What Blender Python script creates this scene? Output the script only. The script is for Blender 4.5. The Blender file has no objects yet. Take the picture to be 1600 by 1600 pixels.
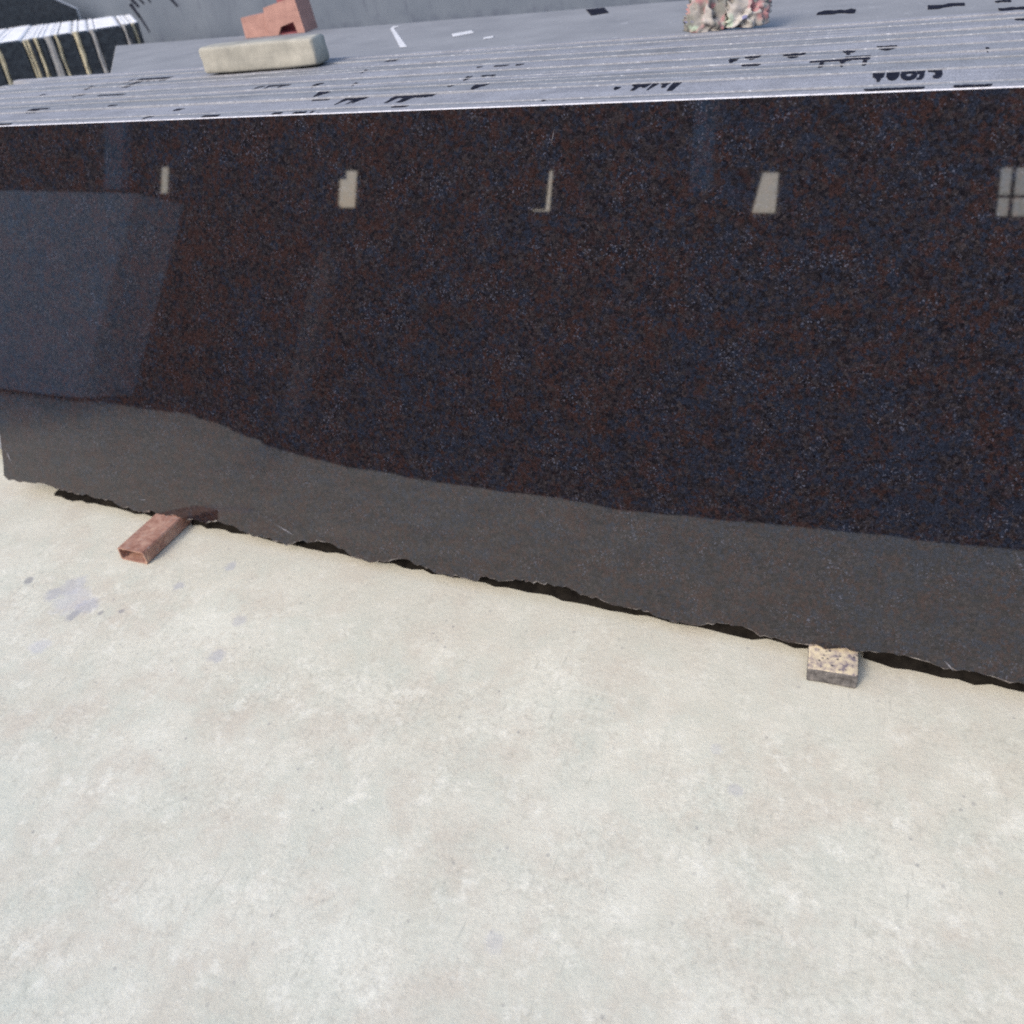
import bpy, bmesh, math, random
from mathutils import Vector, Matrix, noise as mnoise
R = math.radians
rng = random.Random(7)
sc = bpy.context.scene
COL = sc.collection

# ------------------------------------------------------------------ camera, sky, sun, exposure
cam_d = bpy.data.cameras.new('camera'); cam = bpy.data.objects.new('camera', cam_d); COL.objects.link(cam)
right = Vector((0.91580143, 0.38245901, -0.12260853))
down = Vector((0.09169733, -0.49632085, -0.86328281))
fwd = Vector((-0.39102346, 0.77935275, -0.48960182))
m = Matrix((right, -down, -fwd)).transposed().to_4x4()
m.translation = Vector((0, 0, 1.5))
cam.matrix_world = m
cam_d.sensor_width = 36; cam_d.lens = 30.03; cam_d.shift_y = -0.125
cam_d.clip_start = 0.02; cam_d.clip_end = 500
cam_d.dof.use_dof = True
cam_d.dof.focus_distance = 1.85
cam_d.dof.aperture_fstop = 3.2
sc.camera = cam

SUN_EL, SUN_AZ = 35.5, 203.0          # azimuth: degrees clockwise from +Y (behind the stack) towards +X
w = bpy.data.worlds.new('World'); sc.world = w; w.use_nodes = True
nt = w.node_tree
bg = nt.nodes['Background']
sky = nt.nodes.new('ShaderNodeTexSky'); sky.sky_type = 'NISHITA'; sky.sun_disc = False
sky.sun_elevation = R(SUN_EL); sky.sun_rotation = R(SUN_AZ)
sky.air_density = 1.0; sky.dust_density = 3.2; sky.ozone_density = 1.0
nt.links.new(sky.outputs[0], bg.inputs[0]); bg.inputs[1].default_value = 0.15
sd = bpy.data.lights.new('sun', 'SUN'); sd.energy = 0.5; sd.angle = R(12); sd.color = (1.0, 0.95, 0.87)
so = bpy.data.objects.new('sun', sd); COL.objects.link(so)
dirv = Vector((math.sin(R(SUN_AZ)) * math.cos(R(SUN_EL)), math.cos(R(SUN_AZ)) * math.cos(R(SUN_EL)), math.sin(R(SUN_EL))))
so.rotation_euler = dirv.to_track_quat('Z', 'Y').to_euler()
sc.view_settings.view_transform = 'Standard'; sc.view_settings.look = 'None'
sc.view_settings.exposure = 0.98
sc.cycles.use_denoising = False; sc.cycles.use_light_tree = False
sc.cycles.pixel_filter_type = 'BLACKMAN_HARRIS'; sc.cycles.filter_width = 2.0; sc.view_settings.gamma = 1.0

# ------------------------------------------------------------------ material helpers
class Mat:
    def __init__(s, name, rough=0.7, ior=1.45):
        s.m = bpy.data.materials.new(name); s.m.use_nodes = True
        s.t = s.m.node_tree; s.b = s.t.nodes['Principled BSDF']
        s.b.inputs['Roughness'].default_value = rough; s.b.inputs['IOR'].default_value = ior
        s.co = s.t.nodes.new('ShaderNodeTexCoord').outputs['Object']
    def link(s, a, b): s.t.links.new(a, b)
    def map(s, scale=(1, 1, 1), rot=(0, 0, 0), loc=(0, 0, 0)):
        n = s.t.nodes.new('ShaderNodeMapping'); n.inputs['Scale'].default_value = scale
        n.inputs['Rotation'].default_value = rot; n.inputs['Location'].default_value = loc
        s.link(s.co, n.inputs[0]); return n.outputs[0]
    def noise(s, scale, detail=3, rough=.5, co=None, dist=0):
        n = s.t.nodes.new('ShaderNodeTexNoise'); n.inputs['Scale'].default_value = scale
        n.inputs['Detail'].default_value = detail; n.inputs['Roughness'].default_value = rough
        n.inputs['Distortion'].default_value = dist
        s.link(co if co is not None else s.co, n.inputs['Vector']); return n.outputs['Fac']
    def voro(s, scale, co=None, out='Distance', feature='F1'):
        n = s.t.nodes.new('ShaderNodeTexVoronoi'); n.inputs['Scale'].default_value = scale; n.feature = feature
        s.link(co if co is not None else s.co, n.inputs['Vector']); return n.outputs[out]
    def ramp(s, fac, stops, interp='LINEAR'):
        n = s.t.nodes.new('ShaderNodeValToRGB'); r = n.color_ramp; r.interpolation = interp
        while len(r.elements) < len(stops): r.elements.new(1.0)
        for e, (p, c) in zip(r.elements, stops):
            e.position = p; e.color = (*c, 1) if not isinstance(c, (int, float)) else (c, c, c, 1)
        s.link(fac, n.inputs[0]); return n.outputs[0]
    def mix(s, fac, a, b, mode='MIX'):
        n = s.t.nodes.new('ShaderNodeMix'); n.data_type = 'RGBA'; n.blend_type = mode
        for sock, v in ((n.inputs[0], fac), (n.inputs[6], a), (n.inputs[7], b)):
            if isinstance(v, (int, float)): sock.default_value = v if sock == n.inputs[0] else (v, v, v, 1)
            elif isinstance(v, tuple): sock.default_value = (*v, 1)
            else: s.link(v, sock)
        return n.outputs[2]
    def math(s, op, a, b=0.0):
        n = s.t.nodes.new('ShaderNodeMath'); n.operation = op
        for sock, v in ((n.inputs[0], a), (n.inputs[1], b)):
            if isinstance(v, (int, float)): sock.default_value = v
            else: s.link(v, sock)
        return n.outputs[0]
    def color(s, c):
        if isinstance(c, tuple): s.b.inputs['Base Color'].default_value = (*c, 1)
        else: s.link(c, s.b.inputs['Base Color'])
        return s
    def rough(s, r): s.link(r, s.b.inputs['Roughness']); return s
    def bump(s, h, strength=.3, dist=.002):
        n = s.t.nodes.new('ShaderNodeBump'); n.inputs['Strength'].default_value = strength
        n.inputs['Distance'].default_value = dist
        s.link(h, n.inputs['Height']); s.link(n.outputs[0], s.b.inputs['Normal']); return s

def granite_color(M, k=1.0):
    # a mosaic of small crystals: each cell takes a mineral, clusters of one mineral drift through the slab
    sx = M.t.nodes.new('ShaderNodeSeparateXYZ'); M.link(M.co, sx.inputs[0])
    zone = M.math('ADD', M.math('MULTIPLY', M.math('SUBTRACT', M.noise(2.6, 3, .55, M.map(loc=(3.1, 0, 1.7))), .5), .36), M.math('MULTIPLY', M.math('ADD', sx.outputs[0], .8), .035))
    warp = M.t.nodes.new('ShaderNodeVectorMath'); warp.operation = 'MULTIPLY_ADD'
    wn = M.t.nodes.new('ShaderNodeTexNoise'); wn.inputs['Scale'].default_value = 170; wn.inputs['Detail'].default_value = 2
    M.link(M.co, wn.inputs['Vector']); M.link(wn.outputs['Color'], warp.inputs[0]); warp.inputs[1].default_value = (.008, .008, .008); M.link(M.co, warp.inputs[2])
    wco = warp.outputs[0]
    def cell(scale):
        c = M.voro(scale, co=wco, out='Color'); sp_ = M.t.nodes.new('ShaderNodeSeparateColor'); M.link(c, sp_.inputs[0]); return sp_.outputs
    c1 = cell(140); c2 = cell(420)
    base = M.ramp(c1[0], [(.0, (.009, .008, .011)), (.3, (.013, .012, .0145)), (.6, (.018, .0155, .018)), (.95, (.029, .025, .027))])
    bl = M.math('ADD', M.math('ADD', M.math('MULTIPLY', c1[1], .34), M.math('MULTIPLY', M.noise(22, 4, .62, M.map(loc=(9, 2, 4))), .9)), zone)
    base = M.mix(M.ramp(bl, [(.60, 0.0), (.78, .9)]), base, (.0145, .0188, .031))
    br = M.math('SUBTRACT', M.math('ADD', M.math('MULTIPLY', c1[2], .32), M.math('MULTIPLY', M.noise(17, 4, .62, M.map(loc=(1, 7, 13))), .95)), M.math('MULTIPLY', zone, .8))
    base = M.mix(M.ramp(br, [(.64, 0.0), (.80, .9)]), base, (.0285, .0160, .0148))
    base = M.mix(1.0, base, M.ramp(c2[0], [(.0, .60), (.5, .95), (1.0, 1.5)]), 'MULTIPLY')
    fine = M.noise(420, 2, .7)
    base = M.mix(1.0, base, M.ramp(fine, [(.3, .6), (.5, 1.0), (.72, 1.65)]), 'MULTIPLY')
    sp = M.math('MULTIPLY', M.ramp(c2[1], [(.93, 0.0), (.97, .8)]), M.ramp(M.noise(13, 3, .6, M.map(loc=(5, 5, 5))), [(.45, .1), (.62, 1.0)]))
    base = M.mix(M.ramp(M.noise(9, 4, .7, M.map(loc=(13, 2, 6))), [(.62, 0.0), (.76, .55)]), base, (.040, .018, .015))
    base = M.mix(sp, base, (.10, .11, .15))
    base = M.mix(1.0, base, (.90, .89, .91), 'MULTIPLY')
    return base

def mk_polished():
    M = Mat('polished_granite', .02, 1.62)
    M.color(granite_color(M))
    M.rough(M.ramp(M.noise(160, 2, .6), [(.35, .012), (.7, .04)]))
    return M.m
def mk_sawn(name='sawn_granite', tint=(1, 1, 1), seed=0.0):
    M = Mat(name, .75)
    g = M.noise(420, 2, .8, M.map(loc=(seed, 0, 0)))
    st = M.noise(1.0, 4, .65, M.map(scale=(3, 150, 40), loc=(seed, seed, 0)))
    b = M.ramp(st, [(.3, tuple(.185*t for t in (1.0*tint[0], 1.05*tint[1], 1.18*tint[2]))), (.55, tuple(.25*t for t in (1.0*tint[0], 1.04*tint[1], 1.15*tint[2]))), (.8, tuple(.345*t for t in (1.0*tint[0], 1.03*tint[1], 1.10*tint[2])))])
    b = M.mix(1.0, b, M.ramp(g, [(.30, .55), (.5, .95), (.66, 1.5), (.74, 2.2)]), 'MULTIPLY')
    blot = M.noise(11, 3, .6, M.map(loc=(seed * 3, 0, 0)))
    b = M.mix(1.0, b, M.ramp(blot, [(.3, .80), (.6, 1.05)]), 'MULTIPLY')
    M.color(b).bump(g, .5, .001)
    return M.m
def mk_arris():
    M = Mat('chipped_arris', .6)
    M.color(M.ramp(M.noise(90, 4, .8), [(.25, (.22, .21, .23)), (.45, (.62, .61, .64)), (.7, (.85, .85, .88))]))
    return M.m
def mk_arris_grey():
    M = Mat('sawn_arris', .7)
    M.color(M.ramp(M.noise(60, 4, .8), [(.42, (.20, .205, .225)), (.56, (.27, .28, .305)), (.70, (.56, .57, .60))]))
    return M.m
def mk_broken():
    M = Mat('broken_granite', .8)
    M.color(M.ramp(M.noise(70, 4, .7), [(.36, (.07, .06, .062)), (.50, (.24, .21, .21)), (.64, (.60, .56, .54))]))
    return M.m
def mk_floor():
    M = Mat('floor_concrete', .62)
    big = M.noise(3.0, 5, .62, dist=.3)
    mid = M.noise(7.5, 5, .66, M.map(loc=(4, 1, 0)), dist=.4)
    brush = M.noise(1.0, 4, .6, M.map(scale=(95, 9, 1), rot=(0, 0, R(-14)), loc=(3, 1, 0)))
    fine = M.noise(230, 4, .8)
    b = M.ramp(big, [(.34, (.585, .565, .505)), (.5, (.655, .64, .585)), (.66, (.69, .685, .635))])
    b = M.mix(M.ramp(mid, [(.42, .0), (.66, .85)]), b, (.56, .575, .53))
    b = M.mix(M.ramp(M.noise(6, 6, .72, M.map(loc=(11, 3, 0))), [(.47, .0), (.66, .85)]), b, (.575, .53, .475))
    b = M.mix(M.ramp(M.noise(13, 6, .8, M.map(loc=(8, 5, 0))), [(.53, .0), (.68, .85)]), b, (.775, .765, .72))
    b = M.mix(M.math('MULTIPLY', M.ramp(brush, [(.62, .0), (.70, .6)]), M.ramp(M.noise(4, 2, .5, M.map(loc=(1, 1, 0))), [(.42, 0.0), (.56, 1.0)])), b, (.42, .425, .40))
    b = M.mix(M.ramp(M.noise(19, 6, .8, M.map(loc=(2, 9, 0))), [(.57, .0), (.72, .65)]), b, (.44, .43, .385))
    grit = M.noise(75, 5, .85, M.map(loc=(5, 1, 0)))
    gm = M.ramp(M.noise(4.5, 3, .6, M.map(loc=(0, 4, 0))), [(.40, .25), (.62, 1.0)])
    b = M.mix(gm, b, M.mix(1.0, b, M.ramp(grit, [(.30, .74), (.5, 1.0), (.70, 1.15)]), 'MULTIPLY'))
    b = M.mix(1.0, b, M.ramp(fine, [(.25, 1.04), (.5, 1.14), (.75, 1.22)]), 'MULTIPLY')
    b = M.mix(1.0, b, (1.0, .99, .90), 'MULTIPLY')
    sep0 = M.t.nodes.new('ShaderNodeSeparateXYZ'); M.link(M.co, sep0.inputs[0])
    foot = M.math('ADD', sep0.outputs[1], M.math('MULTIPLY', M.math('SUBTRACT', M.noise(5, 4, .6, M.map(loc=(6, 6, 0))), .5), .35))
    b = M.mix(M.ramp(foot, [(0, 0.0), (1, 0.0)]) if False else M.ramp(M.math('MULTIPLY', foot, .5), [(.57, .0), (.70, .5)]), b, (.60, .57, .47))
    # small pits and dark specks
    sp = M.math('MULTIPLY', M.ramp(M.voro(24), [(.05, 1.0), (.12, 0.0)]), M.ramp(M.noise(6, 2, .5, M.map(loc=(7, 7, 0))), [(.46, 0.0), (.54, 1.0)]))
    b = M.mix(M.math('MULTIPLY', sp, .45), b, (.26, .26, .26))
    # slurry spills with a shape of their own
    sep = M.t.nodes.new('ShaderNodeSeparateXYZ'); M.link(M.co, sep.inputs[0])
    def blob(x, y, r, colr, amt, sc_=34):
        dx = M.math('SUBTRACT', sep.outputs[0], x); dy = M.math('SUBTRACT', sep.outputs[1], y)
        d = M.math('SQRT', M.math('ADD', M.math('MULTIPLY', dx, dx), M.math('MULTIPLY', dy, dy)))
        d = M.math('ADD', M.math('DIVIDE', d, r), M.math('MULTIPLY', M.math('SUBTRACT', M.noise(sc_, 4, .7, M.map(loc=(x, y, 0))), .5), 1.7))
        return M.math('MULTIPLY', M.ramp(d, [(.55, 1.0), (1.0, 0.0)]), amt)
    for x, y, r, c, a in STAINS:
        b = M.mix(blob(x, y, r, c, a), b, c)
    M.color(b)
    M.bump(M.math('ADD', M.math('MULTIPLY', grit, .8), M.math('MULTIPLY', fine, .4)), .5, .004)
    M.rough(M.ramp(mid, [(.3, .5), (.7, .72)]))
    return M.m
STAINS = [(-1.997, 1.109, .045, (.46, .465, .50), .5), (-2.03, 1.065, .030, (.42, .425, .47), .55), (-1.89, 1.06, .035, (.42, .43, .50), .5), (-1.90, 1.02, .022, (.30, .31, .36), .6), (-2.152, 1.088, .018, (.28, .28, .29), .7), (-1.95, 1.06, .06, (.58, .58, .63), .4), (-1.90, .906, .03, (.58, .58, .63), .4),
          (-1.43, 1.131, .022, (.47, .47, .48), .5), (-1.407, 1.017, .024, (.47, .47, .49), .55), (-1.687, 1.192, .02, (.48, .48, .50), .6), (-1.594, 1.296, .02, (.46, .47, .50), .6), (-1.776, 1.069, .010, (.34, .33, .33), .7), (-1.83, 1.047, .010, (.34, .33, .33), .7),
          (-.173, 1.035, .016, (.5, .5, .51), .45), (-.224, 1.114, .014, (.53, .53, .54), .35), (-.50, .639, .02, (.53, .53, .54), .35)]
def simple_noise(name, c0, c1, scale=30, rough=.7, bump=.3, detail=4, bd=.002, ior=1.45):
    M = Mat(name, rough, ior); n = M.noise(scale, detail, .65)
    M.color(M.ramp(n, [(.32, c0), (.68, c1)]))
    if bump: M.bump(n, bump, bd)
    return M.m
def mk_ledge():
    M = Mat('ledge_concrete', .8)
    b = M.ramp(M.noise(6, 4, .6), [(.3, (.20, .207, .222)), (.7, (.262, .268, .282))])
    b = M.mix(1.0, b, M.ramp(M.noise(150, 3, .7), [(.3, .85), (.7, 1.15)]), 'MULTIPLY')
    b = M.mix(M.ramp(M.noise(22, 3, .6, M.map(loc=(3, 3, 3))), [(.66, 0.0), (.74, .5)]), b, (.50, .51, .53))
    M.color(b).bump(M.noise(150, 3, .7), .3, .002); return M.m
def mk_wall():
    M = Mat('blue_grey_plaster', .7)
    b = M.ramp(M.noise(3, 4, .6), [(.3, (.096, .120, .160)), (.7, (.132, .158, .200))])
    b = M.mix(M.ramp(M.noise(1.0, 4, .7, M.map(scale=(26, 26, 4))), [(.55, 0.0), (.72, .8)]), b, (.075, .09, .13))
    sz = M.t.nodes.new('ShaderNodeSeparateXYZ'); M.link(M.co, sz.inputs[0])
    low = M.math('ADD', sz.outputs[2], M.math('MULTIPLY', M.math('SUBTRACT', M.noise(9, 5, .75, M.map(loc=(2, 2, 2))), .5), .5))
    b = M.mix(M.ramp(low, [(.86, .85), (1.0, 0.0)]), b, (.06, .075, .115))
    M.color(b).bump(M.noise(40, 4, .6), .3, .003); return M.m
def mk_rust():
    M = Mat('rusty_red_steel', .62)
    n = M.noise(34, 5, .7)
    b = M.ramp(n, [(.28, (.20, .085, .06)), (.45, (.36, .19, .14)), (.6, (.48, .29, .22)), (.75, (.62, .40, .26))])
    b = M.mix(M.ramp(M.noise(80, 4, .7, M.map(loc=(4, 4, 4))), [(.55, 0.0), (.7, .6)]), b, (.40, .34, .31))
    M.color(b).bump(n, .4, .002); return M.m
def mk_chip():
    M = Mat('speckled_stone', .8)
    b = M.ramp(M.noise(62, 3, .6), [(.35, (.20, .17, .19)), (.47, (.50, .42, .33)), (.62, (.70, .60, .40)), (.75, (.66, .55, .50))])
    b = M.mix(M.ramp(M.voro(70), [(.12, .9), (.26, 0.0)]), b, (.05, .05, .07))
    M.color(b).bump(M.noise(150, 3, .7), .6, .002); return M.m
def mk_chip_front():
    M = Mat('grey_speckled_stone', .85)
    b = M.ramp(M.noise(70, 3, .6), [(.3, (.05, .045, .045)), (.5, (.14, .13, .125)), (.72, (.24, .22, .21))])
    M.color(b).bump(M.noise(120, 3, .7), .6, .003); return M.m
def mk_cloth():
    M = Mat('floral_cotton', .9)
    b = M.ramp(M.noise(14, 2, .5), [(.36, (.16, .165, .15)), (.5, (.32, .30, .285)), (.66, (.46, .44, .42))])
    b = M.mix(M.ramp(M.noise(24, 2, .5, M.map(loc=(3, 1, 8))), [(.54, 0.0), (.64, .8)]), b, (.42, .17, .18))
    b = M.mix(M.ramp(M.noise(22, 2, .5, M.map(loc=(8, 5, 1))), [(.66, 0.0), (.70, .8)]), b, (.14, .15, .32))
    b = M.mix(M.ramp(M.noise(20, 2, .5, M.map(loc=(1, 9, 6))), [(.60, 0.0), (.66, .8)]), b, (.36, .46, .36))
    M.color(b).bump(M.noise(300, 2, .6), .3, .001); return M.m
POL = mk_polished(); ARR = mk_arris(); ARRG = mk_arris_grey(); BRK = mk_broken()
SAWN = [mk_sawn('sawn_granite', (1, 1, 1), .0), mk_sawn('sawn_granite_pale', (1.12, 1.1, 1.1), 2.3), mk_sawn('sawn_granite_dull', (.88, .89, .88), 5.1)]
FLOOR = mk_floor(); LEDGE = mk_ledge(); WALL = mk_wall(); RUST = mk_rust(); CHIP = mk_chip(); CHIPF = mk_chip_front(); CLOTH = mk_cloth()
PAINT = simple_noise('black_paint', (.006, .007, .014), (.022, .024, .04), 60, 1.0, 0, ior=1.15)
SCR = simple_noise('scratched_polish', (.10, .10, .12), (.26, .26, .29), 80, .8, 0)
CHALK = simple_noise('white_chalk', (.45, .46, .48), (.75, .75, .76), 80, .9, 0)
CREAM = simple_noise('cream_limestone', (.25, .245, .215), (.42, .405, .35), 12, .85, .5, 5, .004)
DARK = Mat('dark_blue_granite', .30, 1.5); DARK.color(DARK.ramp(DARK.noise(40, 4, .6), [(.3, (.010, .013, .020)), (.7, (.032, .042, .056))])); DARK = DARK.m
SLURRY = simple_noise('cream_slurry', (.27, .24, .17), (.50, .46, .34), 25, .85, .4)
GREYSL = simple_noise('grey_slurry', (.20, .20, .21), (.33, .33, .33), 25, .85, .4)
WHITE = simple_noise('white_stone_dust', (.66, .67, .70), (.86, .86, .87), 18, .85, .4)
OPP = simple_noise('dark_polished_granite', (.008, .008, .010), (.024, .02, .02), 40, .12, 0, ior=1.5)
OPPG = simple_noise('grey_sawn_slab', (.60, .70, .80), (.74, .83, .90), 4, .6, .2)
MIRROR_DARK = simple_noise('mirror_dark', (.008, .008, .008), (.018, .016, .015), 20, 1.0, 0, ior=1.02)  # near-black, for the added ground that the polish mirrors
SHED = simple_noise('dark_corrugated_steel', (.012, .013, .015), (.022, .022, .024), 6, .6, 0)
BLUE = simple_noise('blue_painted_steel', (.20, .42, .62), (.28, .50, .70), 10, .45, 0)

# ------------------------------------------------------------------ object helpers
def mesh_obj(name, verts, faces, mats, mi=None, parent=None, smooth=False):
    me = bpy.data.meshes.new(name); me.from_pydata([tuple(v) for v in verts], [], faces)
    for mm in (mats if isinstance(mats, (list, tuple)) else [mats]): me.materials.append(mm)
    if mi:
        for p, i in zip(me.polygons, mi): p.material_index = i
    bm = bmesh.new(); bm.from_mesh(me); bmesh.ops.recalc_face_normals(bm, faces=bm.faces); bm.to_mesh(me); bm.free()
    if smooth:
        for p in me.polygons: p.use_smooth = True
    o = bpy.data.objects.new(name, me); COL.objects.link(o)
    if parent is not None: o.parent = parent
    return o
def tag(o, label, cat, group=None):
    o['label'] = label; o['category'] = cat; o['kind'] = 'thing'
    if group: o['group'] = group
    return o
def struct(o): o['kind'] = 'structure'; return o
def box_vf(x0, x1, y0, y1, z0, z1):
    v = [(x0, y0, z0), (x1, y0, z0), (x1, y1, z0), (x0, y1, z0), (x0, y0, z1), (x1, y0, z1), (x1, y1, z1), (x0, y1, z1)]
    return v, [(0, 3, 2, 1), (4, 5, 6, 7), (0, 1, 5, 4), (1, 2, 6, 5), (2, 3, 7, 6), (3, 0, 4, 7)]
def bevel_obj(o, width, segs=2):
    bm = bmesh.new(); bm.from_mesh(o.data)
    bmesh.ops.bevel(bm, geom=list(bm.edges), offset=width, segments=segs, affect='EDGES', profile=.5)
    bm.to_mesh(o.data); bm.free()
def roughen(o, cuts, amp, freq, smooth=True):
    bm = bmesh.new(); bm.from_mesh(o.data)
    bmesh.ops.subdivide_edges(bm, edges=list(bm.edges), cuts=cuts, use_grid_fill=True)
    bmesh.ops.triangulate(bm, faces=[f for f in bm.faces if len(f.verts) > 4])
    for v in bm.verts:
        d = mnoise.noise_vector(v.co * freq)
        v.co += d * amp + mnoise.noise_vector(v.co * freq * 3.1) * amp * .4
    for f in bm.faces: f.smooth = smooth
    bm.to_mesh(o.data); bm.free()

# ------------------------------------------------------------------ ground
v = [(-60, -60, 0), (60, -60, 0), (60, 60, 0), (-60, 60, 0)]
struct(mesh_obj('floor', v, [(0, 1, 2, 3)], FLOOR))

# ------------------------------------------------------------------ the leaning stack
LEAN = R(14); TL = math.tan(R(14)); Y0 = 1.394; ZF = .05
CA, SA = math.cos(LEAN), math.sin(LEAN)
DY = [.024, .020, .022, .085, .034, .036, .026, .026, .022, .023, .030, .028, .030, .025, .025, .030, .030, .028, .027, .025, .025, .025]
BOT = [ (-2.599,0.0195),(-2.578,0.0067),(-2.496,0.0099),(-2.417,0.0171),(-2.369,0.0110),(-2.316,0.0059),(-2.269,0.0022),(-2.227,0.0130),(-2.199,0.0022),(-2.130,0.0065),(-2.086,-0.0099),(-2.053,-0.0046),(-2.013,-0.0151),(-1.957,-0.0037),(-1.884,-0.0062),(-1.847,-0.0062),(-1.809,-0.0143),(-1.768,-0.0154),(-1.700,0.0043),(-1.658,0.0034),(-1.623,-0.0086),(-1.579,-0.0208),(-1.530,-0.0142),(-1.463,-0.0277),(-1.428,-0.0076),(-1.346,0.0055),(-1.306,0.0050),(-1.270,-0.0016),(-1.249,-0.0226),(-1.195,-0.0255),(-1.133,-0.0134),(-1.106,-0.0009),(-1.083,0.0055),(-1.047,-0.0062),(-1.012,-0.0084),(-0.984,-0.0194),(-0.920,-0.0193),(-0.873,-0.0169),(-0.864,-0.0024),(-0.848,0.0008),(-0.825,-0.0035),(-0.787,0.0008),(-0.756,0.0089),(-0.702,0.0095),(-0.655,0.0156),(-0.624,0.0117),(-0.600,0.0013),(-0.551,-0.0018),(-0.501,-0.0062),(-0.453,-0.0041),(-0.408,-0.0157),(-0.371,-0.0222),(-0.334,-0.0188),(-0.306,-0.0122),(-0.266,0.0001),(-0.223,0.0052),(-0.201,-0.0025),(-0.184,-0.0145),(-0.141,-0.0106),(-0.092,-0.0146),(-0.067,-0.0087),(0.020,0.0002),(0.050,0.0032),(0.065,0.0098),(0.091,0.0088),(0.114,0.0085),(0.141,0.0046),(0.178,-0.0040),(0.213,0.0050),(0.248,0.0038),(0.284,-0.0042),(0.318,0.0003) ]
def fine_line(pts, amp, step):
    out = []
    for (x0, z0), (x1, z1) in zip(pts, pts[1:]):
        n = max(1, int((x1 - x0) / step))
        for k in range(n):
            t = k / n
            out.append((x0 + (x1 - x0) * t + (rng.uniform(-.3, .3) * step if k else 0), z0 + (z1 - z0) * t + (rng.uniform(-amp, amp) if k else 0)))
    out.append(pts[-1]); return out
bot = [(x, z) for x, z in BOT]
bot = [(x, max(z, -.006) if -2.0 < x < -1.75 else (max(z, -.012) if -.1 < x < .04 else z)) for x, z in bot]
x = .33
while x < .95:
    bot.append((x, rng.uniform(-.012, .006))); x += rng.uniform(.025, .045)
bot = fine_line(bot, .0042, .009)
T0 = DY[0] * CA; H0 = 1.115
def front_slab():
    nb = len(bot)
    xl, xr = -2.572, bot[-1][0] + .01
    chp = [max(.0008, .0070 * (mnoise.noise(Vector((x_ * 19, 3, 1))) + .38) + .003 * mnoise.noise(Vector((x_ * 70, 8, 1))) + rng.uniform(0, .0012)) for x_, z_ in bot]
    outline = [(x_, z_ + c_) for (x_, z_), c_ in zip(bot, chp)] + [(xr, .05), (xr, H0 - .0026), (xl, H0 - .0026), (xl - .004, .16), (-2.59, .06)]
    ring1 = [(x_, z_, .0015 + c_ * .8) for (x_, z_), c_ in zip(bot, chp)]
    ring1 += [(xr + .002, .05, .002), (xr + .002, H0, .0032), (xl - .002, H0, .0032), (xl - .006, .16, .003), (-2.594, .06, .004)]
    back = [(x_, z_ + rng.uniform(.0, .006), T0) for x_, z_, _ in ring1[:nb]] + [(a, b + (T0 * TL if b > 1 else 0), T0) for a, b, _ in ring1[nb:]]
    n = len(outline)
    verts = [(a, 0, b) for a, b in outline] + [(a, d, b) for a, b, d in ring1] + [(a, d, b) for a, b, d in back]
    faces = [tuple(range(n))]; mi = [0]
    for i in range(n):
        j = (i + 1) % n
        top = (i == nb + 1)
        faces.append((i, j, n + j, n + i)); mi.append(1 if top else (2 if i < nb - 1 else 1 if i > nb + 1 else 3))
        faces.append((n + i, n + j, 2 * n + j, 2 * n + i)); mi.append(3 if top or i >= nb - 1 else 2)
    faces.append(tuple(range(3 * n - 1, 2 * n - 1, -1))); mi.append(3)
    o = mesh_obj('granite_slab', verts, faces, [POL, ARR, BRK, SAWN[1]], mi)
    o.location = (0, Y0, ZF); o.rotation_euler = (-LEAN, 0, 0)
    return o
SL = []     # (object, Yfront, Yback, height function)
s0 = front_slab()
tag(s0, 'polished dark brown granite slab with a ragged bottom edge, frontmost of the leaning stack', 'slab', 'granite slabs leaning in the stack')
SL.append((s0, 1.664, 1.664 + DY[0], lambda x: H0, 0.0))
LEFT = [0, -2.555, -2.56, -2.555] + [-2.86 - .18 * ((i * 0.37) % 1) for i in range(4, len(DY))]
DH = [0, -.001, .0015, .000] + [.0008 * i + .0035 * ((i * 0.618) % 1) - .001 for i in range(4, len(DY))]
ORD = ['front', 'second', 'third', 'fourth', 'fifth', 'sixth', 'seventh', 'eighth', 'ninth', 'tenth', 'eleventh', 'twelfth', 'thirteenth', 'fourteenth', 'fifteenth', 'sixteenth', 'seventeenth', 'eighteenth', 'nineteenth', 'twentieth', 'twenty-first', 'last']
NOTE = {1: 'very thin grey slab edge', 2: 'thin grey slab edge with small black marks', 3: 'thick slab edge with large black number',
}
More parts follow.
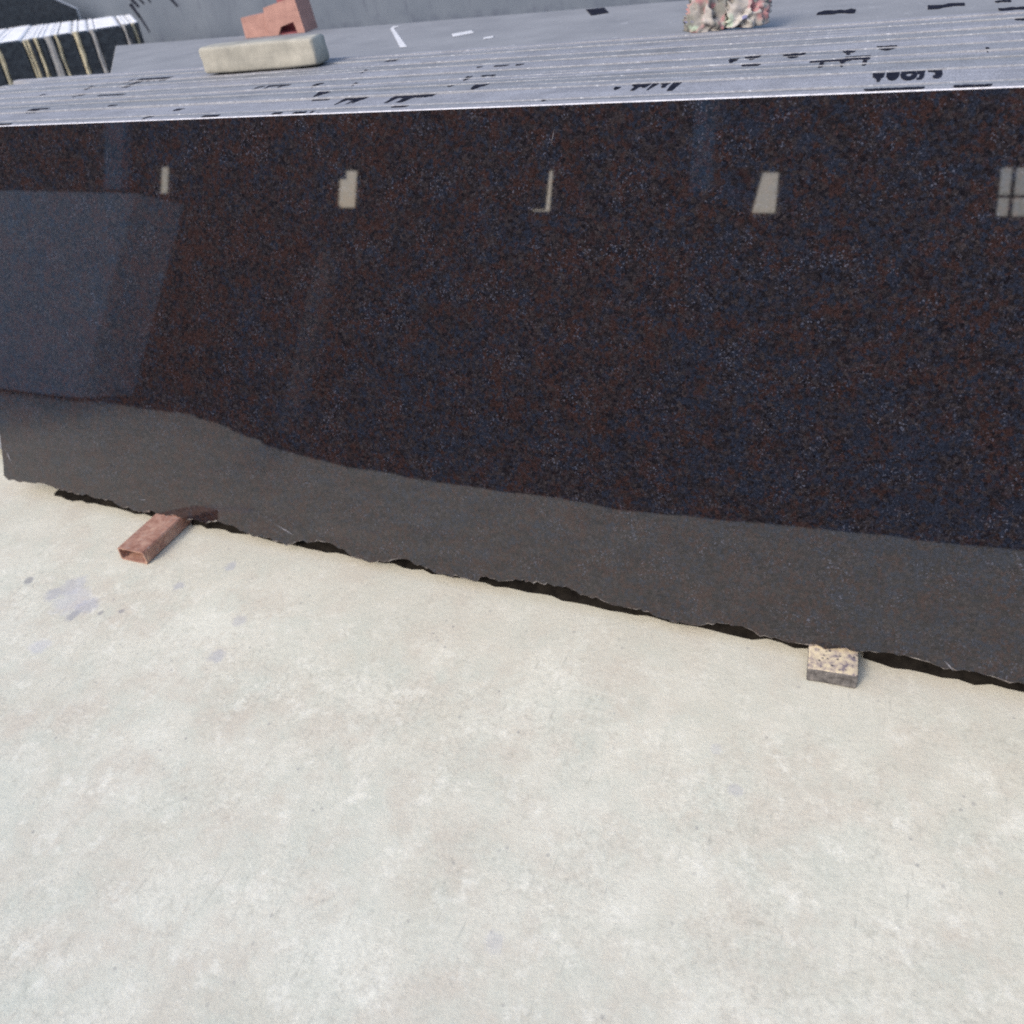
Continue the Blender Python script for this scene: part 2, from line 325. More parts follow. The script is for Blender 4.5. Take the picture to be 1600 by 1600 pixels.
def make_slab(i, ycum):
    t = DY[i] * CA; h0 = H0 + DH[i] + 0.0
    # heights are along the slope; the foot stays on the bearers
    ph = rng.uniform(0, 50)
    def h(x): return h0 + .0016 * mnoise.noise(Vector((x * 2.3, ph, 0))) + .0007 * mnoise.noise(Vector((x * 17, ph, 3)))
    xl = LEFT[i]; xr = 1.9 + rng.uniform(-.2, .2)
    N = 150; c = min(.0022, t * .1) * rng.uniform(.6, 1.2)
    verts = []
    for k in range(N + 1):
        x_ = xl + (xr - xl) * k / N; hh = h(x_)
        cc = c * (1 + .5 * mnoise.noise(Vector((x_ * 31, ph, 9))))
        prof = [(0, 0), (0, hh - cc), (cc * .8, hh + cc * .8 * TL), (t - cc * .4, hh + t * TL), (t, hh - cc * .5 + t * TL), (t, t * TL)]
        for y_, z_ in prof: verts.append((x_, y_, z_))
    faces = []; mi = []
    for k in range(N):
        for q in range(6):
            r = (q + 1) % 6; a = k * 6
            faces.append((a + q, a + 6 + q, a + 6 + r, a + r)); mi.append(1 if q == 1 else 0)
    faces.append(tuple(range(5, -1, -1))); mi.append(0)
    faces.append(tuple(range(N * 6, N * 6 + 6))); mi.append(0)
    o = mesh_obj('granite_slab', verts, faces, [SAWN[(i * 2 + i // 3) % 3], ARRG], mi)
    o.location = (0, Y0 + ycum, ZF); o.rotation_euler = (-LEAN, 0, 0)
    note = NOTE.get(i, 'grey sawn slab edge')
    tag(o, '%s, %s in the stack from the polished slab' % (note, ORD[i]), 'slab', 'granite slabs leaning in the stack')
    return o, h
yc = DY[0]
for i in range(1, len(DY)):
    o, h = make_slab(i, yc)
    SL.append((o, 1.664 + yc, 1.664 + yc + DY[i], h, yc)); yc += DY[i]
YEND = 1.664 + yc

MARKS = [(-2.327, -2.27, 1.687, 0.024, 'b'), (-2.01, -1.982, 1.673, 0.022, 'b'), (-1.649, -1.616, 1.645, 0.02, 'b'), (-1.622, -1.601, 1.66, 0.021, 'b'), (-1.584, -1.533, 1.7, 0.042, 't'), (-1.368, -1.344, 1.69, 0.04, 't'), (-1.308, -1.272, 1.682, 0.039, 'b'), (-1.26, -1.251, 1.676, 0.02, 'b'), (-1.244, -1.232, 1.674, 0.039, 'b'), (-1.103, -1.05, 1.632, 0.018, 't'), (-1.036, -0.984, 1.623, 0.018, 't'), (-1.057, -1.011, 1.666, 0.037, 'b'), (-1.054, -1.013, 1.7, 0.019, 'b'), (-0.977, -0.956, 1.621, 0.018, 'b'), (-1.25, -1.184, 1.806, 0.057, 't'), (-1.109, -0.999, 1.808, 0.063, 't'), (-1.371, -1.334, 1.889, 0.055, 'v'), (-1.344, -1.293, 1.808, 0.015, 'b'), (-1.445, -1.416, 1.977, 0.043, 'v'), (-1.31, -1.297, 1.972, 0.034, 'v'), (-1.373, -1.362, 2.121, 0.057, 'v'), (-1.371, -1.333, 2.233, 0.031, 'b'), (-1.638, -1.616, 1.984, 0.036, 'v'), (-1.604, -1.53, 1.985, 0.036, 't'), (-1.001, -0.986, 1.882, 0.015, 'b'), (-0.926, -0.891, 1.887, 0.058, 'v'), (-0.985, -0.965, 1.969, 0.04, 'v'), (-0.946, -0.908, 1.968, 0.024, 't'), (-1.008, -0.993, 2.065, 0.017, 'b'), (-0.959, -0.918, 2.076, 0.017, 'b'), (-0.9, -0.878, 2.076, 0.017, 'b'), (-0.898, -0.853, 1.66, 0.035, 'b'), (-0.653, -0.628, 1.652, 0.028, 'b'), (-0.693, -0.683, 1.702, 0.012, 'b'), (-0.562, -0.544, 1.801, 0.032, 'v'), (-0.529, -0.427, 1.812, 0.086, 'letters'), (-0.36, -0.336, 1.999, 0.05, 'v'), (-0.329, -0.292, 2.004, 0.036, 'v'), (-0.324, -0.285, 1.935, 0.02, 'b'), (-0.25, -0.202, 2.009, 0.043, 'v'), (-0.186, -0.107, 1.931, 0.052, 't'), (-0.129, -0.104, 2.015, 0.042, 'v'), (-0.12, -0.072, 1.945, 0.064, 't'), (-0.309, -0.286, 1.665, 0.031, 'b'), (-0.222, -0.191, 1.665, 0.026, 'v'), (-0.172, -0.126, 1.661, 0.02, 'b'), (-0.088, -0.068, 1.66, 0.02, 'b'), (-0.069, 0.029, 1.677, 0.025, 'b'), (0.073, 0.132, 1.683, 0.024, 'b'), (-0.061, 0.038, 1.843, 0.08, 'number'), (-0.064, -0.021, 2.029, 0.035, 'v'), (0.13, 0.139, 1.955, 0.031, 'v'), (-0.239, -0.142, 2.65, 0.092, 'v'), (0.031, 0.115, 2.619, 0.086, 'v'), (0.182, 0.217, 2.611, 0.052, 'b'), (0.183, 0.25, 2.485, 0.066, 'v'), (-0.289, -0.23, 2.386, 0.058, 'b'), (0.199, 0.22, 2.249, 0.032, 'b'), (-2.43, -2.402, 2.118, 0.045, 'v'), (-2.36, -2.338, 2.026, 0.042, 'v'), (-2.243, -2.135, 1.972, 0.02, 'b'), (-2.299, -2.288, 2.185, 0.08, 'b'), (-2.269, -2.133, 2.188, 0.101, 't'), (-2.556, -2.538, 2.042, 0.022, 'b'), (-2.383, -2.307, 1.849, 0.036, 't'), (-1.787, -1.768, 1.706, 0.029, 'b'), (-1.757, -1.731, 1.783, 0.024, 'b'), (-2.065, -2.035, 1.849, 0.018, 'b')]
def strip(parent, xs, back, front, zf, name='paint_mark', mat=None):
    """flat painted mark: columns xs, with depth range [front(k), back(k)] in the slab's own y, following its top"""
    verts = []; faces = []
    for k, x_ in enumerate(xs):
        z = zf(x_) + .0009
        verts += [(x_, front[k], z + front[k] * TL), (x_, back[k], z + back[k] * TL)]
    for k in range(len(xs) - 1):
        faces.append((2 * k, 2 * k + 2, 2 * k + 3, 2 * k + 1))
    return mesh_obj(name, verts, faces, mat or PAINT, parent=parent)
def outline_mark(parent, pts, zf, mat=None):
    me = mesh_obj('paint_mark', [(x_, y_, zf(x_) + .0009 + y_ * TL) for x_, y_ in pts], [tuple(range(len(pts)))], mat or PAINT, parent=parent)
    return me
def glyph_number(parent, x0, x1, yb, d, zf):
    W = x1 - x0
    def P(u, w_): return (x0 + u * W, yb - w_ * d)
    outline_mark(parent, [P(0, .05), P(.02, .5), P(.09, .72), P(.11, 1.05), P(.15, 1.05), P(.17, .7), P(.21, .5), P(.22, .05)], zf)
    outline_mark(parent, [P(.25, .05), P(.25, .5), P(.30, .85), P(.36, .95), P(.43, .85), P(.47, .5), P(.48, .05)], zf)
    # a bowl with a small hole left open
    import itertools
    oc = [P(.50 + .135 + .145 * math.cos(t), .40 + .62 * math.sin(t)) for t in [math.pi * q / 10 for q in range(-1, 12)]]
    ic = [P(.50 + .135 + .045 * math.cos(t), .42 + .16 * math.sin(t)) for t in [math.pi * q / 10 for q in range(-1, 12)]]
    n = len(oc)
    mesh_obj('paint_mark', [(a, b, zf(a) + .0009 + b * TL) for a, b in oc + ic], [(k, k + 1, n + k + 1, n + k) for k in range(n - 1)], PAINT, parent=parent)
    outline_mark(parent, [P(.50, .02), P(.50, .35), P(.58, .35), P(.67, .28), P(.76, .3), P(.76, .02)], zf)
    outline_mark(parent, [P(.77, .02), P(.77, .3), P(.82, .45), P(.80, .75), P(.76, .8), P(.77, .98), P(.85, .98), P(.89, .7), P(.91, .02)], zf)
    outline_mark(parent, [P(.95, .03), P(.96, .2), P(1.06, .22), P(1.08, .5), P(1.03, .62), P(1.04, .85), P(1.10, .95), P(1.17, .8), P(1.20, .45), P(1.19, .03)], zf)
def glyph_letters(parent, x0, x1, yb, d, zf):
    W = x1 - x0
    def P(u, w_): return (x0 + u * W, yb - w_ * d)
    outline_mark(parent, [P(0, .0), P(.03, .18), P(.10, .28), P(.11, .75), P(.19, .78), P(.22, .35), P(.27, .35), P(.30, .48), P(.36, .45), P(.39, .22), P(.40, .0)], zf)
    outline_mark(parent, [P(.43, .0), P(.44, .35), P(.45, .8), P(.48, .78), P(.52, .4), P(.56, .12), P(.56, .0)], zf)
    outline_mark(parent, [P(.60, .02), P(.61, .12), P(.67, .2), P(.68, .45), P(.73, .6), P(.78, .5), P(.77, .25), P(.80, .02)], zf)
    outline_mark(parent, [P(.85, .0), P(.86, .5), P(.89, .95), P(1.0, .95), P(1.01, .5), P(1.03, .0)], zf)
ledge_marks = []
for (x0, x1, yb, dp, st) in MARKS:
    best = None
    for (o, ya, yz, h, ycum) in SL:
        ov = min(yb, yz) - max(yb - dp, ya)
        if best is None or ov > best[0]: best = (ov, o, ya, yz, h)
    if yb > YEND + .03: ledge_marks.append((x0, x1, yb, dp)); continue
    if st in ('number', 'letters'):
        o, ya, yz, h, _ = SL[3]; best = (1, o, ya, yz, h)
    ov, o, ya, yz, h = best
    if st in ('number', 'letters'):
        b_ = (yz - ya) * CA - .002; f_ = max(.004, b_ - dp * CA)
        (glyph_number if st == 'number' else glyph_letters)(o, x0, x1, b_, b_ - f_, h); continue
    dp *= 1.2
    if abs(yz - yb) < .014: yb = yz - .001
    n = max(4, int((x1 - x0) / .004)); xs = [x0 + (x1 - x0) * k / n for k in range(n + 1)]
    if st == 'b': fr = [dp * (1 - .3 * rng.random() - (.4 if k in (0, n) else 0)) for k in range(n + 1)]
    elif st == 'v':
        pk = rng.uniform(.35, .65)
        fr = [dp * max(.12, (1 - abs(k / n - pk) / .55) ** .6 if abs(k / n - pk) < .55 else .12) for k in range(n + 1)]
    else:
        nt_ = rng.randint(2, 4); ks = [rng.uniform(.1, .95) for _ in range(nt_)]
        fr = [dp * max(.30 + .12 * rng.random(), max((1 - .2 * rng.random()) if abs(k / n - q) < .07 else 0 for q in ks)) for k in range(n + 1)]
    bk_ = [yb - (dp * .18 * rng.random() if st != 't' else 0) for _ in xs]
    for (o, ya, yz, h, ycum) in SL:
        lo, hi = ya + (.0045 if o is s0 else .0025), yz - .0008
        cols = [(x_, max(lo, yb - f), min(hi, q)) for x_, f, q in zip(xs, fr, bk_)]
        run = []
        for c_ in cols + [(0, 1, 0)]:
            if c_[2] - c_[1] > .002: run.append(c_)
            else:
                if len(run) >= 2: strip(o, [r_[0] for r_ in run], [(r_[2] - ya) * CA for r_ in run], [(r_[1] - ya) * CA for r_ in run], h)
                run = []

# small chips of the polished face along its left end and lower edge (pale scratches)
def scratch(x0, z0, x1, z1, w_):
    mesh_obj('scratch', [(x0, -.0006, z0), ((x0 + x1) / 2 + w_, -.0006, (z0 + z1) / 2 + w_), (x1, -.0006, z1), ((x0 + x1) / 2 - w_ * .3, -.0006, (z0 + z1) / 2 - w_ * .6)], [(0, 1, 2, 3)], SCR, parent=s0)
scratch(-2.565, .125, -2.545, .065, .003); scratch(-1.49, .035, -1.43, .012, .002); scratch(.175, .02, .195, -.0, .0015); scratch(-2.0, .03, -1.97, .034, .002)
scratch(-.66, 1.03, -.65, 1.07, .001)

# ------------------------------------------------------------------ bearers and added shade strips under the stack
def tube(name, w_, h_, l_, th, mat, parent=None):
    """open rectangular steel tube along +Y"""
    r = .004
    def rect(a, b, c, d): return [(a + r, c), (b - r, c), (b, c + r), (b, d - r), (b - r, d), (a + r, d), (a, d - r), (a, c + r)]
    O = rect(-w_ / 2, w_ / 2, 0, h_); I = rect(-w_ / 2 + th, w_ / 2 - th, th, h_ - th); n = 8
    verts = [(x_, 0, z_) for x_, z_ in O] + [(x_, 0, z_) for x_, z_ in I] + [(x_, l_, z_) for x_, z_ in O] + [(x_, l_, z_) for x_, z_ in I]
    faces = []
    for i in range(n):
        j = (i + 1) % n
        faces += [(i, j, n + j, n + i), (i, 2 * n + i, 2 * n + j, j), (n + i, n + j, 3 * n + j, 3 * n + i), (2 * n + i, 3 * n + i, 3 * n + j, 2 * n + j)]
    return mesh_obj(name, verts, faces, mat, parent=parent)
tb = tube('steel_tube', .098, .043, 1.0, .004, RUST)
tb.location = (-1.892, 1.236, .001); tb.rotation_euler = (0, 0, R(1.0))
tag(tb, 'rusty red square steel tube sticking out under the left of the polished slab', 'tube')
v, f = box_vf(-.05, .05, 0, .5, 0, .037)
ch = mesh_obj('stone_bearer', v, f, [CHIP, CHIPF], [1, 0, 1, 1, 1, 1])
bevel_obj(ch, .004, 2)
roughen(ch, 3, .0022, 38)
for p in ch.data.polygons:
    p.material_index = 0 if p.normal.z > .75 else 1
ch.location = (-.030, 1.335, .001); ch.rotation_euler = (0, 0, R(3))
tag(ch, 'small cream and black speckled stone block under the right of the polished slab', 'stone block')

GAP_SHADE = simple_noise('gap_shade', (.006, .005, .0045), (.020, .017, .014), 24, 1.0, .4, ior=1.2)  # near-black strips added so the gap below the slab looks shaded
for (x0, x1, lab) in ((-2.43, -1.945, 'added shade board in the gap under the slab, left of the rusty tube'), (-1.84, -.082, 'long added shade board in the gap under the slab, between tube and stone block'), (.027, 1.6, 'added shade board in the gap under the slab, right of the stone block')):
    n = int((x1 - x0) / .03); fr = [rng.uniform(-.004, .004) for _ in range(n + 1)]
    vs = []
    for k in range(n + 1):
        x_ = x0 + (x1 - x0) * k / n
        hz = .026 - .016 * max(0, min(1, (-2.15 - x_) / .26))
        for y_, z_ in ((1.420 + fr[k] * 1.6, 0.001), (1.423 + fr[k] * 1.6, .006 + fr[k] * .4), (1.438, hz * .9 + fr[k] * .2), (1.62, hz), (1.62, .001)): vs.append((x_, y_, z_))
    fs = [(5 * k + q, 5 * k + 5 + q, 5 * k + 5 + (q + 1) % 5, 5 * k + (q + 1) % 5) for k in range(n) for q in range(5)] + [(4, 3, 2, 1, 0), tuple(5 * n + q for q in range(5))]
    tag(mesh_obj('shade_board', vs, fs, GAP_SHADE), lab, 'board')

# ------------------------------------------------------------------ concrete ledge the stack leans on
zt = 1.133
yA = YEND + .012
pl = [(-2.56, yA), (3.2, yA), (3.2, 3.12), (-.75, 3.13), (-1.91, 3.16), (-3.45, 3.23)]
n = len(pl)
def frontbase(p): return (p[0], p[1] - zt * math.tan(LEAN) + .0, 0) if p[1] < 2.6 else (p[0], p[1], 0)
verts = [(a, b, zt) for a, b in pl] + [frontbase(p) for p in pl]
faces = [tuple(range(n))] + [(i, (i + 1) % n, n + (i + 1) % n, n + i) for i in range(n)]
ld = mesh_obj('concrete_ledge', verts, faces, LEDGE)
bevel_obj(ld, .006, 2)
tag(ld, 'grey concrete ledge behind the slab stack, with a red bracket and rag on it', 'ledge')
def flat(parent, pts, mat, name, z=zt + .0012):
    return mesh_obj(name, [(a, b, z) for a, b in pts], [tuple(range(len(pts)))], mat, parent=parent)
for (x0, x1, yb, dp) in ledge_marks:
    n_ = 7
    up = [(x0 + (x1 - x0) * k / n_, yb - dp * .3 * rng.random()) for k in range(n_ + 1)]
    dn = [(x0 + (x1 - x0) * k / n_, yb - dp * (.6 + .4 * rng.random())) for k in range(n_, -1, -1)]
    flat(ld, up + dn, PAINT, 'paint_mark')
flat(ld, [(-1.06, 3.10), (-.995, 3.11), (-.934, 2.965), (-.985, 2.93)], PAINT, 'black_tape')
flat(ld, [(-1.835, 3.075), (-1.805, 3.08), (-1.80, 3.02), (-1.475, 2.537), (-1.50, 2.535), (-1.815, 3.02)], CHALK, 'chalk_mark')
flat(ld, [(-1.42, 2.75), (-1.37, 2.80), (-1.33, 2.74), (-1.38, 2.68)], CHALK, 'chalk_mark')
flat(ld, [(-1.24, 2.62), (-1.215, 2.64), (-1.20, 2.60), (-1.225, 2.58)], CHALK, 'chalk_mark')

# ------------------------------------------------------------------ things lying on top
v, f = box_vf(-.20, .20, 0, .085, 0, .078)
cb = mesh_obj('limestone_bar', v, f, CREAM)
bevel_obj(cb, .012, 3)
roughen(cb, 3, .0038, 20)
cb.location = (-1.775, 2.165, 1.152); cb.rotation_euler = (0, 0, R(4.5))
tag(cb, 'long cream limestone bar with rounded corners lying on the slab tops', 'stone bar')

red = bpy.data.objects.new('steel_bracket', None); COL.objects.link(red); red.location = (-2.41, 3.10, zt + .001); red.rotation_euler = (0, 0, R(8))
tag(red, 'pinkish red steel bracket of square tube standing on the back of the concrete ledge', 'bracket')
def prism(name, prof, y0, y1, mat, parent):
    n = len(prof); verts = [(a, y0, b) for a, b in prof] + [(a, y1, b) for a, b in prof]
    faces = [tuple(range(n)), tuple(range(2 * n - 1, n - 1, -1))] + [(i, n + i, n + (i + 1) % n, (i + 1) % n) for i in range(n)]
    return mesh_obj(name, verts, faces, mat, parent=parent)
RED = simple_noise('pink_red_primer', (.30, .16, .135), (.42, .235, .195), 25, .6, .3)
REDD = simple_noise('dark_red_primer', (.20, .05, .06), (.30, .09, .10), 25, .6, .3)
bx = prism('side_plate', [(-.15, 0), (-.035, 0), (-.035, .088), (-.15, .079)], .01, .10, RED, red)
v, f = box_vf(-.038, .128, 0, .11, 0, .125)
# upright square tube, open at the top, with a notch cut in its front wall
front = prism('front_plate', [(-.036, 0), (.012, 0), (.03, .03), (.092, .045), (.10, 0), (.122, 0), (.108, .135), (-.03, .108)], 0, .006, RED, red)
prism('side_plate', [(.1225, 0), (.134, 0), (.119, .139), (.1085, .1355)], .0, .12, RED, red)
prism('side_plate', [(-.036, 0), (-.030, 0), (-.024, .109), (-.030, .108)], .0065, .12, RED, red)
prism('back_plate', [(-.029, 0), (.122, 0), (.107, .15), (-.023, .126)], .112, .12, REDD, red)
prism('base_plate', [(-.029, .0), (.121, .0), (.121, .004), (-.029, .004)], .0065, .1115, REDD, red)

def cloth():
    bm = bmesh.new()
    lumps = [(-.045, -.01, .0, .055, .050, .062, 1), (.03, -.005, .0, .062, .048, .052, 2), (.0, .02, .035, .060, .045, .050, 3), (.065, .02, .01, .035, .04, .045, 4), (-.06, .02, .05, .030, .03, .035, 5), (.03, .01, .07, .035, .03, .030, 6)]
    for (cx, cy, cz, rx, ry, rz, sd_) in lumps:
        r = bmesh.ops.create_icosphere(bm, subdivisions=5, radius=1.0)
        off = Vector((sd_ * 3.7, sd_ * 1.9, sd_ * 5.3))
        for v_ in r['verts']:
            p = v_.co.copy(); q = p * 1.1 + off
            q = q + .7 * mnoise.noise_vector(q)
            f1 = 1 - abs(mnoise.noise(q * 1.5)) * 3.0
            f2 = 1 - abs(mnoise.noise(q * 3.1 + Vector((1, 2, 3)))) * 2.2
            s_ = .72 + .36 * f1 + .14 * f2
            v_.co = Vector((cx + p.x * rx * s_, cy + p.y * ry * s_, max(0.0005, cz + .02 + p.z * rz * s_)))
    for f_ in bm.faces: f_.smooth = True
    me = bpy.data.meshes.new('cloth'); bm.to_mesh(me); bm.free(); me.materials.append(CLOTH)
    o = bpy.data.objects.new('crumpled_cloth', me); COL.objects.link(o); return o
cl = cloth(); cl.location = (-.435, 2.375, 1.150); cl.scale = (1.05, 1, 1.1); cl.rotation_euler = (0, 0, R(10))
tag(cl, 'crumpled white and pink floral rag lying at the front of the concrete ledge', 'rag')

# ------------------------------------------------------------------ bundle of thick dark slabs behind the left end
P0 = Vector((-4.096, 3.095, 0)); dr = Vector((.81, .585, 0)).normalized(); bk = Vector((-.735, .678, 0)).normalized(); pn = Vector((-dr.y, dr.x, 0)); BU, BV = bk.dot(dr), bk.dot(pn)
rotm = Matrix((dr, pn, Vector((0, 0, 1)))).transposed().to_4x4()
def S(px): return (px + 12) / 228 * .69
BUN = [(-60, -12, 'd'), (-12, -4, 'c'), (-4, 33, 'd'), (33, 38, 'c'), (38, 43, 'c'), (43, 50, 'd'), (50, 57, 'c'), (57, 66, 'd'), (66, 77, 'g'), (77, 82, 'd'), (82, 88, 'c'), (88, 112, 'd'), (112, 120, 'c'), (120, 138, 'd'), (138, 147, 'g'), (147, 190, 'd'), (190, 197, 'g'), (197, 205, 'd'), (205, 210, 'c'), (210, 217, 'd')]
nd = 0; ns = 0
for q, (a, b, kd) in enumerate(BUN):
    x0, x1 = S(a), S(b); wd = x1 - x0
    L = 1.25 - .5 * max(0, (a + 12) / 228); ht = 1.2 + rng.uniform(-.002, .002)
    yo = rng.uniform(0, .012) + (.006 if kd != 'd' else 0)
    r = min(wd * .35, .022) if kd == 'd' else min(wd * .2, .003)
    prof = [(0, 0), (wd - .001, 0), (wd - .001, ht - r)] + [(wd - .001 - r + r * math.sin(t), ht - r + r * math.cos(t)) for t in (R(60), R(30), 0)] + [(r * .3, ht), (0, ht - r * .3)]
    if kd != 'd':   # slurry runs bulge a little and waver on the way down
        pass
    n = len(prof); Mseg = 5
    verts = []; yy = [yo + .0, yo + .012, L]
    for y_ in yy:
        sh = .006 if y_ == yo else 0
        for (u, z_) in prof: verts.append((u + (sh * .5 if u < wd / 2 else -sh * .5) + BU * y_, BV * y_, z_ - (sh if z_ > .5 else 0)))
    faces = [tuple(range(n))]; mi = [0]
    for s_ in range(2):
        for i in range(n):
            j = (i + 1) % n
            faces.append((s_ * n + i, s_ * n + j, (s_ + 1) * n + j, (s_ + 1) * n + i)); mi.append(1 if i >= 2 and i < n - 1 and s_ == 1 else 0)
    faces.append(tuple(range(3 * n - 1, 2 * n - 1, -1))); mi.append(0)
    mat = {'d': DARK, 'c': SLURRY, 'g': GREYSL}[kd]
    o = mesh_obj('stone_block' if kd == 'd' else 'spacer_strip', verts, faces, [mat, WHITE], mi)
    mm = rotm.copy(); mm.translation = P0 + dr * x0; o.matrix_world = mm
    if kd != 'd':      # slurry run down the joint, wandering in width and standing proud of the blocks
        lv = 16; ph = rng.uniform(0, 99); rv = []; rf = []
        for k in range(lv + 1):
            z_ = .75 + (ht - .75) * k / lv
            a_ = wd * (.12 - .55 * mnoise.noise(Vector((z_ * 14, ph, 0)))); b_ = wd * (.88 + .55 * mnoise.noise(Vector((z_ * 11, ph, 5))))
            if b_ - a_ < .006: b_ = a_ + .006
            for (u_, y_) in ((a_, -.001), ((a_ + b_) / 2, -.005), (b_, -.001), (b_, .05), (a_, .05)): rv.append((u_ + BU * (y_ + yo), BV * (y_ + yo), z_ - (.004 if k == lv and y_ < 0 else 0)))
        for k in range(lv):
            for q_ in range(5): rf.append((k * 5 + q_, k * 5 + (q_ + 1) % 5, k * 5 + 5 + (q_ + 1) % 5, k * 5 + 5 + q_))
        rf += [(4, 3, 2, 1, 0), tuple(lv * 5 + q_ for q_ in range(5))]
        mesh_obj('slurry_run', rv, rf, mat, parent=o)
    thick = 'broad' if wd > .1 else ('medium' if wd > .04 else 'narrow')
    if kd == 'd':
        where = ['leftmost, cut by the photo edge', 'first whole block from the left', 'third from the left, between cream strips', 'fourth from the left, beside a grey strip', 'thin one between grey and cream strips', 'bluish one left of the middle cream strip', 'one with cream on its left and grey on its right', 'widest one near the right end', 'second from the right end', 'at the right end of the row'][nd]; nd += 1
        tag(o, '%s dark granite block, %s' % (thick, where), 'stone block', 'dark granite blocks in the row behind the stack')
    else:
        where = ['leftmost of the strips', 'tan strip right of the first broad block', 'second tan strip right of the first broad block', 'strip left of the fourth dark block', 'wide strip just left of a very thin dark block', 'strip on the left of the bluish block', 'strip on the right of the bluish block', 'strip on the left of the widest block', 'strip on the right of the widest block', 'last strip at the right end'][ns]; ns += 1
        tag(o, '%s %s packing strip, %s' % (thick, 'cream' if kd == 'c' else 'grey', where), 'spacer', 'packing strips between the dark blocks')
# slab standing behind that row
dk = mesh_obj('stone_slab', *(lambda pr: ([(a, 0, b) for a, b in pr] + [(a, .05, b) for a, b in pr], [(0, 1, 2, 3, 4), (9, 8, 7, 6, 5)] + [(i, 5 + i, 5 + (i + 1) % 5, (i + 1) % 5) for i in range(5)]))([(-1.2, 0), (.52, 0), (.52, 1.235), (.10, 1.52), (-1.2, 1.65)]), [DARK, WHITE], [0, 0, 0, 1, 1, 1, 1])
mm = rotm.copy(); mm.translation = Vector((-5.40, 4.14, 0)); dk.matrix_world = mm
tag(dk, 'dark slab with sloping pale right edge, behind the row of dark blocks', 'slab')

# ------------------------------------------------------------------ wall behind
v, f = box_vf(-12, 5, 0, .2, 0, 1.75)
wl = mesh_obj('plaster_wall', v, f, WALL); wl.location = (0, 4.6, 0)
tag(wl, 'low blue grey plastered wall across the back, streaked with dirt and black strokes', 'wall')
def wmark(pts): mesh_obj('paint_mark', [(a, -.002, b) for a, b in pts], [tuple(range(len(pts)))], PAINT, parent=wl)
def stroke(x0, z0, x1, z1, w_): wmark([(x0 - w_, z0), (x0 + w_, z0 + .01), (x1 + w_ * .6, z1), (x1 - w_ * .4, z1 - .01)])
stroke(-4.665, 1.215, -4.62, 1.14, .014); stroke(-4.625, 1.15, -4.575, 1.045, .008)
stroke(-4.66, 1.26, -4.60, 1.20, .014); stroke(-4.60, 1.27, -4.55, 1.215, .010); stroke(-4.52, 1.26, -4.49, 1.22, .007); stroke(-4.35, 1.26, -4.28, 1.18, .012); stroke(-3.56, 1.20, -3.45, 1.15, .02)

# ------------------------------------------------------------------ across the aisle: what the polish mirrors
def opp_slab(a, b, h_, mat, label, i):
    A, B = Vector((*a, 0)), Vector((*b, 0)); L = (B - A).length; d = (B - A).normalized(); nb = Vector((d.y, -d.x, 0))
    lean = math.tan(R(9)); th = .45
    verts = []
    for u in (0, L):
        for (o_, z_) in ((0, .03), (h_ * lean, h_), (h_ * lean + th, h_), (th, .03)): verts.append(tuple(A + d * (u + (.13 * z_ if u else 0)) + nb * o_ + Vector((0, 0, z_))))
    o = mesh_obj('sawn_slab_stack', verts, [(0, 1, 2, 3), (7, 6, 5, 4), (0, 4, 5, 1), (1, 5, 6, 2), (2, 6, 7, 3), (3, 7, 4, 0)], mat)
    tag(o, label, 'slab stack')
def ground_strip(name, pts, z, mat):
    out = []
    for p, q in zip(pts, pts[1:] + pts[:1]):
        L_ = math.hypot(q[0] - p[0], q[1] - p[1]); n_ = max(1, min(40, int(L_ / .06)))
        for k in range(n_):
            t_ = k / n_; x_, y_ = p[0] + (q[0] - p[0]) * t_, p[1] + (q[1] - p[1]) * t_
            out.append((x_ + .02 * mnoise.noise(Vector((x_ * 9, y_ * 9, 1))), y_ + .045 * mnoise.noise(Vector((x_ * 5, y_ * 5, 7))) + .02 * mnoise.noise(Vector((x_ * 21, y_ * 21, 4)))))
    pts = out
    return struct(mesh_obj(name, [(a, b, z) for a, b in pts], [tuple(range(len(pts)))], mat))
ground_strip('added_ground', [(-3.85, -.72), (-3.5, -.55), (-3.05, -.30), (-2.5, .0), (-2.2, .07), (-1.77, .13), (-.82, .09), (.55, -.26), (2.6, -.9), (9, -3), (9, -9), (-20, -9), (-20, -1.9), (-7.2, -.6), (-4.0, -.72)], .004, MIRROR_DARK)  # unseen ground added instead of facing slabs, keeps the mirrored part dark
opp_slab((-7.0, -.42), (-4.64, -.60), 1.36, OPPG, 'pale grey sawn slabs leaning across the aisle, on added dark ground', 3)
v, f = box_vf(-.05, .05, -.04, .04, 0, 1.02)
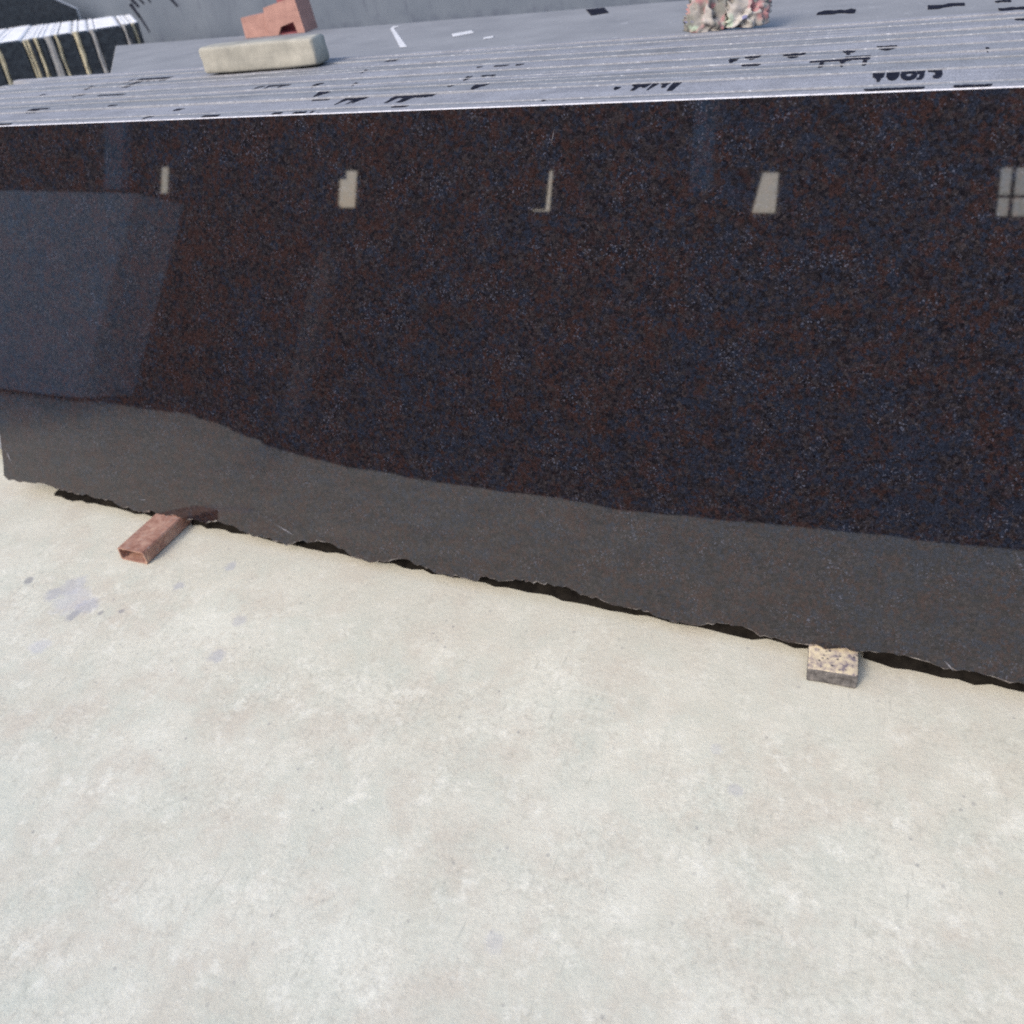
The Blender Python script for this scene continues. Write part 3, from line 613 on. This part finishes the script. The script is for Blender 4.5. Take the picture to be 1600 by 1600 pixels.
tp = mesh_obj('streak_post', [(a + .20 * c, b, c) for a, b, c in v], f, simple_noise('pale_streak', (.26, .25, .25), (.40, .38, .37), 14, .8, .3)); tp.location = (-3.0, -.6, .004)  # unseen post added to put a faint pale streak in the reflection
tag(tp, 'added pale post mirrored as a faint streak, tilting across the aisle', 'post')
# shed wall with narrow openings
sh = bpy.data.objects.new('shed_wall', None); COL.objects.link(sh); sh.location = (0, -4.5, 0)
tag(sh, 'dark corrugated shed wall with narrow openings, facing the stack', 'wall')
WIN = [(-8.12, -7.96, 1.97, 2.29), (-5.55, -5.30, 1.83, 2.23), (-3.26, -3.06, 1.82, 2.22), (-1.16, -.95, 1.83, 2.19), (.75, 1.25, 1.83, 2.22)]
zb, ztp = 1.80, 2.31
def panel(x0, x1, z0, z1, name='metal_sheet'):
    v, f = box_vf(x0, x1, -.06, 0, z0, z1); return mesh_obj(name, v, f, SHED, parent=sh)
panel(-16, 7, 0, zb); panel(-16, 7, ztp, 3.0)
xs = -16
for (a, b, c, d) in WIN:
    panel(xs, a, zb, ztp); panel(a, b, zb, c); panel(a, b, d, ztp); xs = b
panel(xs, 7, zb, ztp)
def slat(x0, x1, z0, z1, x2, x3): mesh_obj('loose_board', [(x0, -.03, z0), (x1, -.03, z0), (x3, -.03, z1), (x2, -.03, z1), (x0, -.05, z0), (x1, -.05, z0), (x3, -.05, z1), (x2, -.05, z1)], [(0, 1, 2, 3), (7, 6, 5, 4), (0, 4, 5, 1), (1, 5, 6, 2), (2, 6, 7, 3), (3, 7, 4, 0)], SHED, parent=sh)
slat(-1.2, -1.155, 1.83, 2.19, -1.2, -1.09)
slat(-5.6, -5.46, 2.14, 2.24, -5.6, -5.47); slat(-5.6, -5.50, 1.82, 1.90, -5.6, -5.56); slat(-3.30, -3.12, 1.84, 2.23, -3.30, -3.105); slat(-3.075, -3.05, 1.82, 2.0, -3.065, -3.05)
slat(.70, 1.3, 1.98, 2.0, .70, 1.3); slat(.83, .86, 1.83, 2.22, .83, .86)
for x_, w_ in ((-8.70, .30), (-1.60, .19)):
    v, f = box_vf(x_ - w_ / 2, x_ + w_ / 2, .02, .14, 1.99, 2.98); mesh_obj('steel_post', v, f, BLUE, parent=sh)
